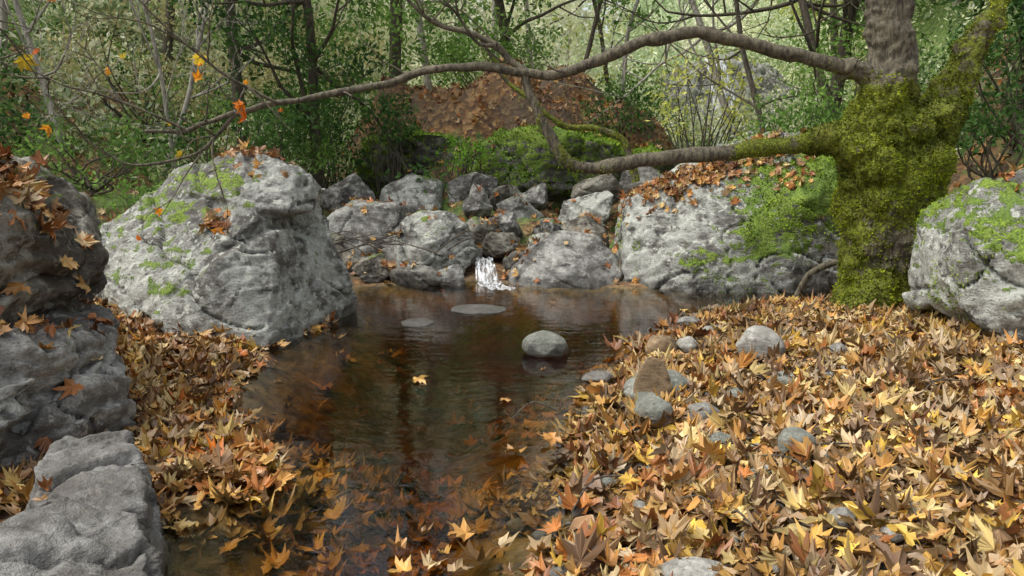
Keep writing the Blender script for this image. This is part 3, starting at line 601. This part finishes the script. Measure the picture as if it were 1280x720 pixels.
tufts(trunk,46000,.022,1,(.04,.055,.005),(.32,.38,.025)); tufts(RB,20000,.024,2,(.05,.10,.01),(.34,.50,.04),1.,.42); tufts(EB,8000,.018,3,(.05,.08,.01),(.30,.42,.035),1.,.4); tufts(OC,14000,.045,4,(.04,.09,.01),(.24,.38,.03)); tufts(LM,5000,.016,5,(.05,.07,.008),(.28,.36,.03))
# ------------------------------------------------------------ leaves
OUT=[(90,1.0),(81,.72),(75,.76),(67,.52),(55,.68),(43,.95),(36,.68),(27,.68),(18,.48),(5,.56),(-12,.74),(-24,.50),(-55,.36),(-85,.12)]
OUTL=[(90,1.0),(68,.52),(43,.92),(20,.46),(-12,.70),(-60,.32)]
def template(outl,rg):
    pts=[(a+rg.normal(0,3),r*rg.uniform(.82,1.14)) for a,r in outl]
    full=pts+[(180-a+rg.normal(0,2),r*rg.uniform(.85,1.12)) for a,r in reversed(outl[1:])]
    xy=np.array([(0,.0)]+[(r*math.cos(math.radians(a)),r*math.sin(math.radians(a))) for a,r in full])
    fold=rg.uniform(.0,.9); c=rg.uniform(-.4,.8); c2=rg.uniform(-.4,1.1)
    rr=np.hypot(xy[:,0],xy[:,1])
    z=fold*np.abs(xy[:,0])*.6+c*xy[:,1]**2+c2*xy[:,0]**2+.16*np.sin(np.arctan2(xy[:,1],xy[:,0])*5+rg.uniform(0,6))*rr+rg.normal(0,.04,len(xy))
    V=np.stack([xy[:,0]*(1-.25*fold),xy[:,1],z],-1); n=len(V)-1
    F=[(0,1+i,1+(i+1)%n) for i in range(n)]
    s=len(V); V=np.vstack([V,[(-.015,0,0),(.015,0,0),(.05,-.75,.05+.2*rg.random())]]); F.append((s,s+1,s+2))
    return V,np.array(F)
TG=np.random.default_rng(3)
TH=[template(OUT,TG) for _ in range(24)]; TL=[template(OUTL,TG) for _ in range(6)]
GOLD=np.array([(.50,.29,.07),(.41,.22,.06),(.50,.37,.14),(.32,.165,.05),(.22,.12,.04),(.45,.33,.17),(.36,.25,.13),(.13,.07,.03),(.58,.44,.18),(.38,.21,.06),(.27,.16,.075),(.18,.105,.055),(.56,.36,.06),(.30,.20,.11),(.42,.32,.19)])
RUST=np.array([(.36,.14,.035),(.26,.10,.03),(.42,.20,.05),(.16,.065,.025),(.31,.18,.085),(.44,.26,.08)])
WET=np.array([(.36,.20,.05),(.22,.12,.03),(.40,.26,.08),(.14,.08,.02),(.46,.32,.10)])
ORG=np.array([(.7,.20,.02),(.8,.34,.03),(.75,.55,.05),(.6,.15,.02)])
def leaves(name,P,Nrm,size,pal,seed,tmpl=TH,tilt=.35,parent=None,mat=None,patch=0):
    g_=np.random.default_rng(seed); n=len(P); 
    Nn=np.asarray(Nrm,float)+g_.normal(0,tilt,(n,3)); Nn/=np.linalg.norm(Nn,axis=1)[:,None]
    a=np.cross(Nn,g_.normal(size=(n,3))); a/=np.linalg.norm(a,axis=1)[:,None]; b=np.cross(Nn,a)
    s=size*g_.uniform(.42,1.35,n); flip=np.where(g_.random(n)<.35,-1,1.)
    ci=g_.integers(0,len(pal),n); C=pal[ci]*g_.uniform(.65,1.2,(n,1)); ti=g_.integers(0,len(tmpl),n)
    if patch: C=C*(1+patch*fbm(np.asarray(P)*1.1,3,seed))[:,None]
    Vs=[];Fs=[];Cs=[];off=0
    for k,(tv,tf) in enumerate(tmpl):
        i=np.where(ti==k)[0]
        if not len(i): continue
        v=P[i][:,None]+s[i][:,None,None]*(tv[None,:,0:1]*a[i][:,None]+tv[None,:,1:2]*b[i][:,None]+(tv[None,:,2:3]*flip[i][:,None,None])*Nn[i][:,None])
        Vs.append(v.reshape(-1,3)); m_=len(tv); Fs.append((tf[None]+(np.arange(len(i))*m_)[:,None,None]).reshape(-1,3)+off); off+=len(i)*m_
        rr=np.hypot(tv[:,0],tv[:,1]); cc=C[i][:,None]*(1.15-.5*rr[None,:,None]*g_.uniform(0,1.,(len(i),1,1)))*g_.uniform(.72,1.22,(len(i),m_,1)); Cs.append(cc.reshape(-1,3))
    return mesh_np(name,np.concatenate(Vs),np.concatenate(Fs),mat or M_LEAF,False,col=np.concatenate(Cs),parent=parent)
UP=np.array([0,0,1.])
def slope_n(x,y):
    e=.08; return np.stack([-(H(x+e,y)-H(x-e,y))/(2*e),-(H(x,y+e)-H(x,y-e))/(2*e),np.ones_like(x)],-1)
g_=np.random.default_rng(17)
n=26000; y=g_.uniform(1.7,8.3,n); x=g_.uniform(-.9,5.4,n)
sd=poolsd(x,y)+.16*fbm(np.stack([x,y,x*0],-1)*2.,3,31); right=(x>-.2)&((x>.2)|(y<5.5))
pr=np.where(sd>.0,1.,np.clip(1+sd*3.4,0,1)**2*.7); pr*=right*(x<.72*y+.5)*(y<7.9)
k=g_.random(n)<pr; x=x[k];y=y[k];sd=sd[k]; z=np.maximum(H(x,y),0.)+.012+g_.random(len(x))**1.4*np.where(sd>.1,.075,.012)
leaves('fallen_leaves',np.stack([x,y,z],-1)[sd>.35],np.tile(UP,((sd>.35).sum(),1)),.086,np.vstack([GOLD,GOLD,RUST[:3]]),18,tilt=.38,patch=.22)
leaves('damp_leaves',np.stack([x,y,z],-1)[sd<=.35],np.tile(UP,((sd<=.35).sum(),1)),.09,np.vstack([GOLD*.8,RUST,RUST]),28,tilt=.3,patch=.2)
n=9000; y=g_.uniform(2.95,7.,n); x=g_.uniform(-3.8,-.8,n); sd=poolsd(x,y)+.14*fbm(np.stack([x,y,x*0],-1)*2.3,3,33)
pr=np.where(sd>0,1,np.clip(1+sd*5.,0,1)**2); k=g_.random(n)<pr; x=x[k];y=y[k];sd=sd[k]
z=np.maximum(H(x,y),0)+.01+g_.random(len(x))*np.where(sd>.05,.08,.012)
leaves('fallen_leaves',np.stack([x,y,z],-1),np.tile(UP,(len(x),1)),.084,np.vstack([ORG[:2]*.65,GOLD,GOLD[:6],RUST,RUST]),19,tilt=.4,patch=.2)
n=6500; y=g_.uniform(1.8,6.8,n); x=g_.uniform(-1.9,1.3,n); sd=poolsd(x,y); pr=(sd<-.03)*np.clip(.25+.9*fbm(np.stack([x,y,x*0],-1)*1.4,3,35),.04,1)*sstep(7,4.5,y)
k=g_.random(n)<pr; x=x[k];y=y[k]; z=H(x,y)+.015+g_.random(len(x))*.03
leaves('sunken_leaves',np.stack([x,y,z],-1),np.tile(UP,(len(x),1)),.09,WET,20,tilt=.2)
fl=np.array([(.02,3.75),(.32,3.62),(-.62,5.0),(-.05,4.6),(-.25,2.75),(-.35,2.9),(-.2,2.62),(-.38,2.62),(-.12,2.7),(-.3,2.66),(-.05,2.8),(-.42,2.78),(-.18,2.9),(.2,5.2),(1.6,7.3),(2.2,7.5),(.4,7.6)])
leaves('floating_leaves',np.c_[fl,np.full(len(fl),.014)],np.tile(UP,(len(fl),1)),.085,GOLD[:7],21,tilt=.12)
n=14000; y=g_.uniform(8.6,19,n); x=g_.uniform(-9,8.5,n); q=((x+.1)/3.0)**2+((y-15.8)/2.3)**2
pr=np.where(q<1.5,1,.22)+(x>4.2)*.2; k=g_.random(n)<pr; x=x[k];y=y[k]
leaves('leaf_litter',np.stack([x,y,H(x,y)+.03],-1),slope_n(x,y),.09,np.vstack([RUST*.8,RUST,GOLD[3:7]]),22,TL,tilt=.35,patch=.3)
trees=[]
for ob in SOLIDS:
    me=ob.data; me.calc_loop_triangles(); t=np.empty(len(me.loop_triangles)*3,dtype=np.int32); me.loop_triangles.foreach_get('vertices',t)
    V,_=get_np(me); trees.append((V.min(0),V.max(0),BVHTree.FromPolygons(V.tolist(),t.reshape(-1,3).tolist())))
def drop(cx,cy,rx,ry,n,seed,minn=.35):
    g2=np.random.default_rng(seed); P=[];Nn=[]
    for _ in range(n):
        x=cx+g2.normal(0,rx); y=cy+g2.normal(0,ry); best=None
        for lo,hi,b in trees:
            if x<lo[0] or x>hi[0] or y<lo[1] or y>hi[1]: continue
            h=b.ray_cast(Vector((x,y,6)),Vector((0,0,-1)))
            if h[0] is not None and (best is None or h[0].z>best[0].z): best=h
        if best and best[1].z>minn: P.append(np.array(best[0])+np.array(best[1])*(.01+.03*g2.random())); Nn.append(np.array(best[1]))
    return P,Nn
PP=[];NN=[]
for a in [(-2.58,3.72,.24,.22,480,1),(-3.1,3.9,.4,.3,200,2),(-2.2,7.0,.14,.1,40,3),(-2.4,6.45,.08,.06,24,4),(2.3,9.2,.5,.16,340,5),(1.8,9.2,.3,.12,150,6),(3.1,9.4,.35,.15,90,7),(3.1,8.75,.12,.1,30,16),
          (3.9,5.8,.3,.2,40,8),(-1.9,9.0,.5,.3,70,9),(.0,10.5,.9,1.1,200,10),(1.3,9.8,.2,.3,50,11),(-2.1,10.5,.5,.4,40,12),(.1,8.9,.1,.1,14,13),(0.6,14.3,1.3,.5,420,14),(-1.9,14.4,.6,.4,140,15),(-2.2,2.6,.25,.3,50,17)]:
    p_,n_=drop(*a,minn=.3); PP+=p_;NN+=n_
leaves('rock_leaves',np.array(PP),np.array(NN),.072,np.vstack([RUST,RUST,GOLD[2:7]]),23,TH,tilt=.36)
tp=np.array([t for t in tips if (t[0]<-1.8)]); k=g_.choice(len(tp),min(len(tp),22),replace=False); H0=tp[k]+g_.normal(0,.02,(len(k),3))
leaves('hanging_leaves',H0,np.tile([.3,-1,.3],(len(H0),1)),.075,ORG,24,tilt=.5,parent=pt,mat=M_FOL)
# ------------------------------------------------------------ white water
m,nt,o=newmat('foam'); g=G(nt); co=obj_co(g)
mp=g.n('ShaderNodeMapping'); nt.links.new(co,mp.inputs[0]); mp.inputs['Scale'].default_value=(5,1.2,1.0)
f=g.ramp(g.noise(mp.outputs[0],6,3,.7),[(.40,.05),(.60,.92)])
p=g.n('ShaderNodeBsdfPrincipled',Base__Color=(.72,.75,.77,1),Roughness=.35); tr=g.n('ShaderNodeBsdfTransparent')
mx=g.n('ShaderNodeMixShader',Fac=f); nt.links.new(tr.outputs[0],mx.inputs[1]); nt.links.new(p.outputs[0],mx.inputs[2]); nt.links.new(mx.outputs[0],o.inputs[0])
def fall(name,path,w):
    C=catm(path,8); V=[];s=9
    for i,c in enumerate(C):
        for j in range(s): 
            u=j/(s-1)-.5; V.append((c[0]+u*w*(1+.6*i/len(C)),c[1]-.03*math.cos(u*3),c[2]+.012*math.sin(j*2.3+i*.7)))
    k=len(C); F=[(i*s+j,i*s+j+1,(i+1)*s+j+1,(i+1)*s+j) for i in range(k-1) for j in range(s-1)]
    mesh_np(name,V,F,m)
fall('cascade',[(-.33,9.5,.20),(-.32,9.2,.18),(-.30,9.02,.13),(-.28,8.9,.035),(-.24,8.7,.016),(-.1,8.35,.014)],.19)
fall('waterfall',[(5.2,21.4,3.8),(5.2,20.9,3.5),(5.3,20.5,2.8),(5.3,20.2,2.0),(5.3,19.9,1.4)],.45)
# ------------------------------------------------------------ light, sky, camera
w=bpy.data.worlds.new('World'); scene.world=w; w.use_nodes=True; nt=w.node_tree; nt.nodes.clear()
sky=nt.nodes.new('ShaderNodeTexSky'); sky.sky_type='NISHITA'; sky.sun_disc=False; sky.sun_elevation=math.radians(58); sky.sun_rotation=math.atan2(-.65,-.15); sky.dust_density=5.; sky.air_density=1.; sky.ozone_density=.6
hs=nt.nodes.new('ShaderNodeHueSaturation'); hs.inputs['Saturation'].default_value=.3; hs.inputs['Value'].default_value=1.8
bg=nt.nodes.new('ShaderNodeBackground'); bg.inputs[1].default_value=.15; ow=nt.nodes.new('ShaderNodeOutputWorld')
nt.links.new(sky.outputs[0],hs.inputs['Color']); nt.links.new(hs.outputs[0],bg.inputs[0]); nt.links.new(bg.outputs[0],ow.inputs[0])
sl=bpy.data.lights.new('sun','SUN'); sl.energy=1.4; sl.angle=math.radians(30); sl.color=(1,.95,.85)
so=bpy.data.objects.new('sun',sl); COL.objects.link(so)
e=math.radians(58); az=math.atan2(-.65,-.15); dv=Vector((math.sin(az)*math.cos(e),math.cos(az)*math.cos(e),math.sin(e)))
so.rotation_euler=dv.to_track_quat('Z','Y').to_euler()
cam=bpy.data.cameras.new('camera'); cam.lens=28; cam.sensor_width=36; cam.clip_end=500; cam.clip_start=.05
co_=bpy.data.objects.new('camera',cam); COL.objects.link(co_); co_.location=(0,0,1.5); co_.rotation_euler=(math.radians(80),0,0); scene.camera=co_
scene.view_settings.view_transform='Standard'; scene.view_settings.look='None'; scene.view_settings.exposure=0
print('POLYS',sum(len(o_.data.polygons) for o_ in bpy.data.objects if o_.type=='MESH'))
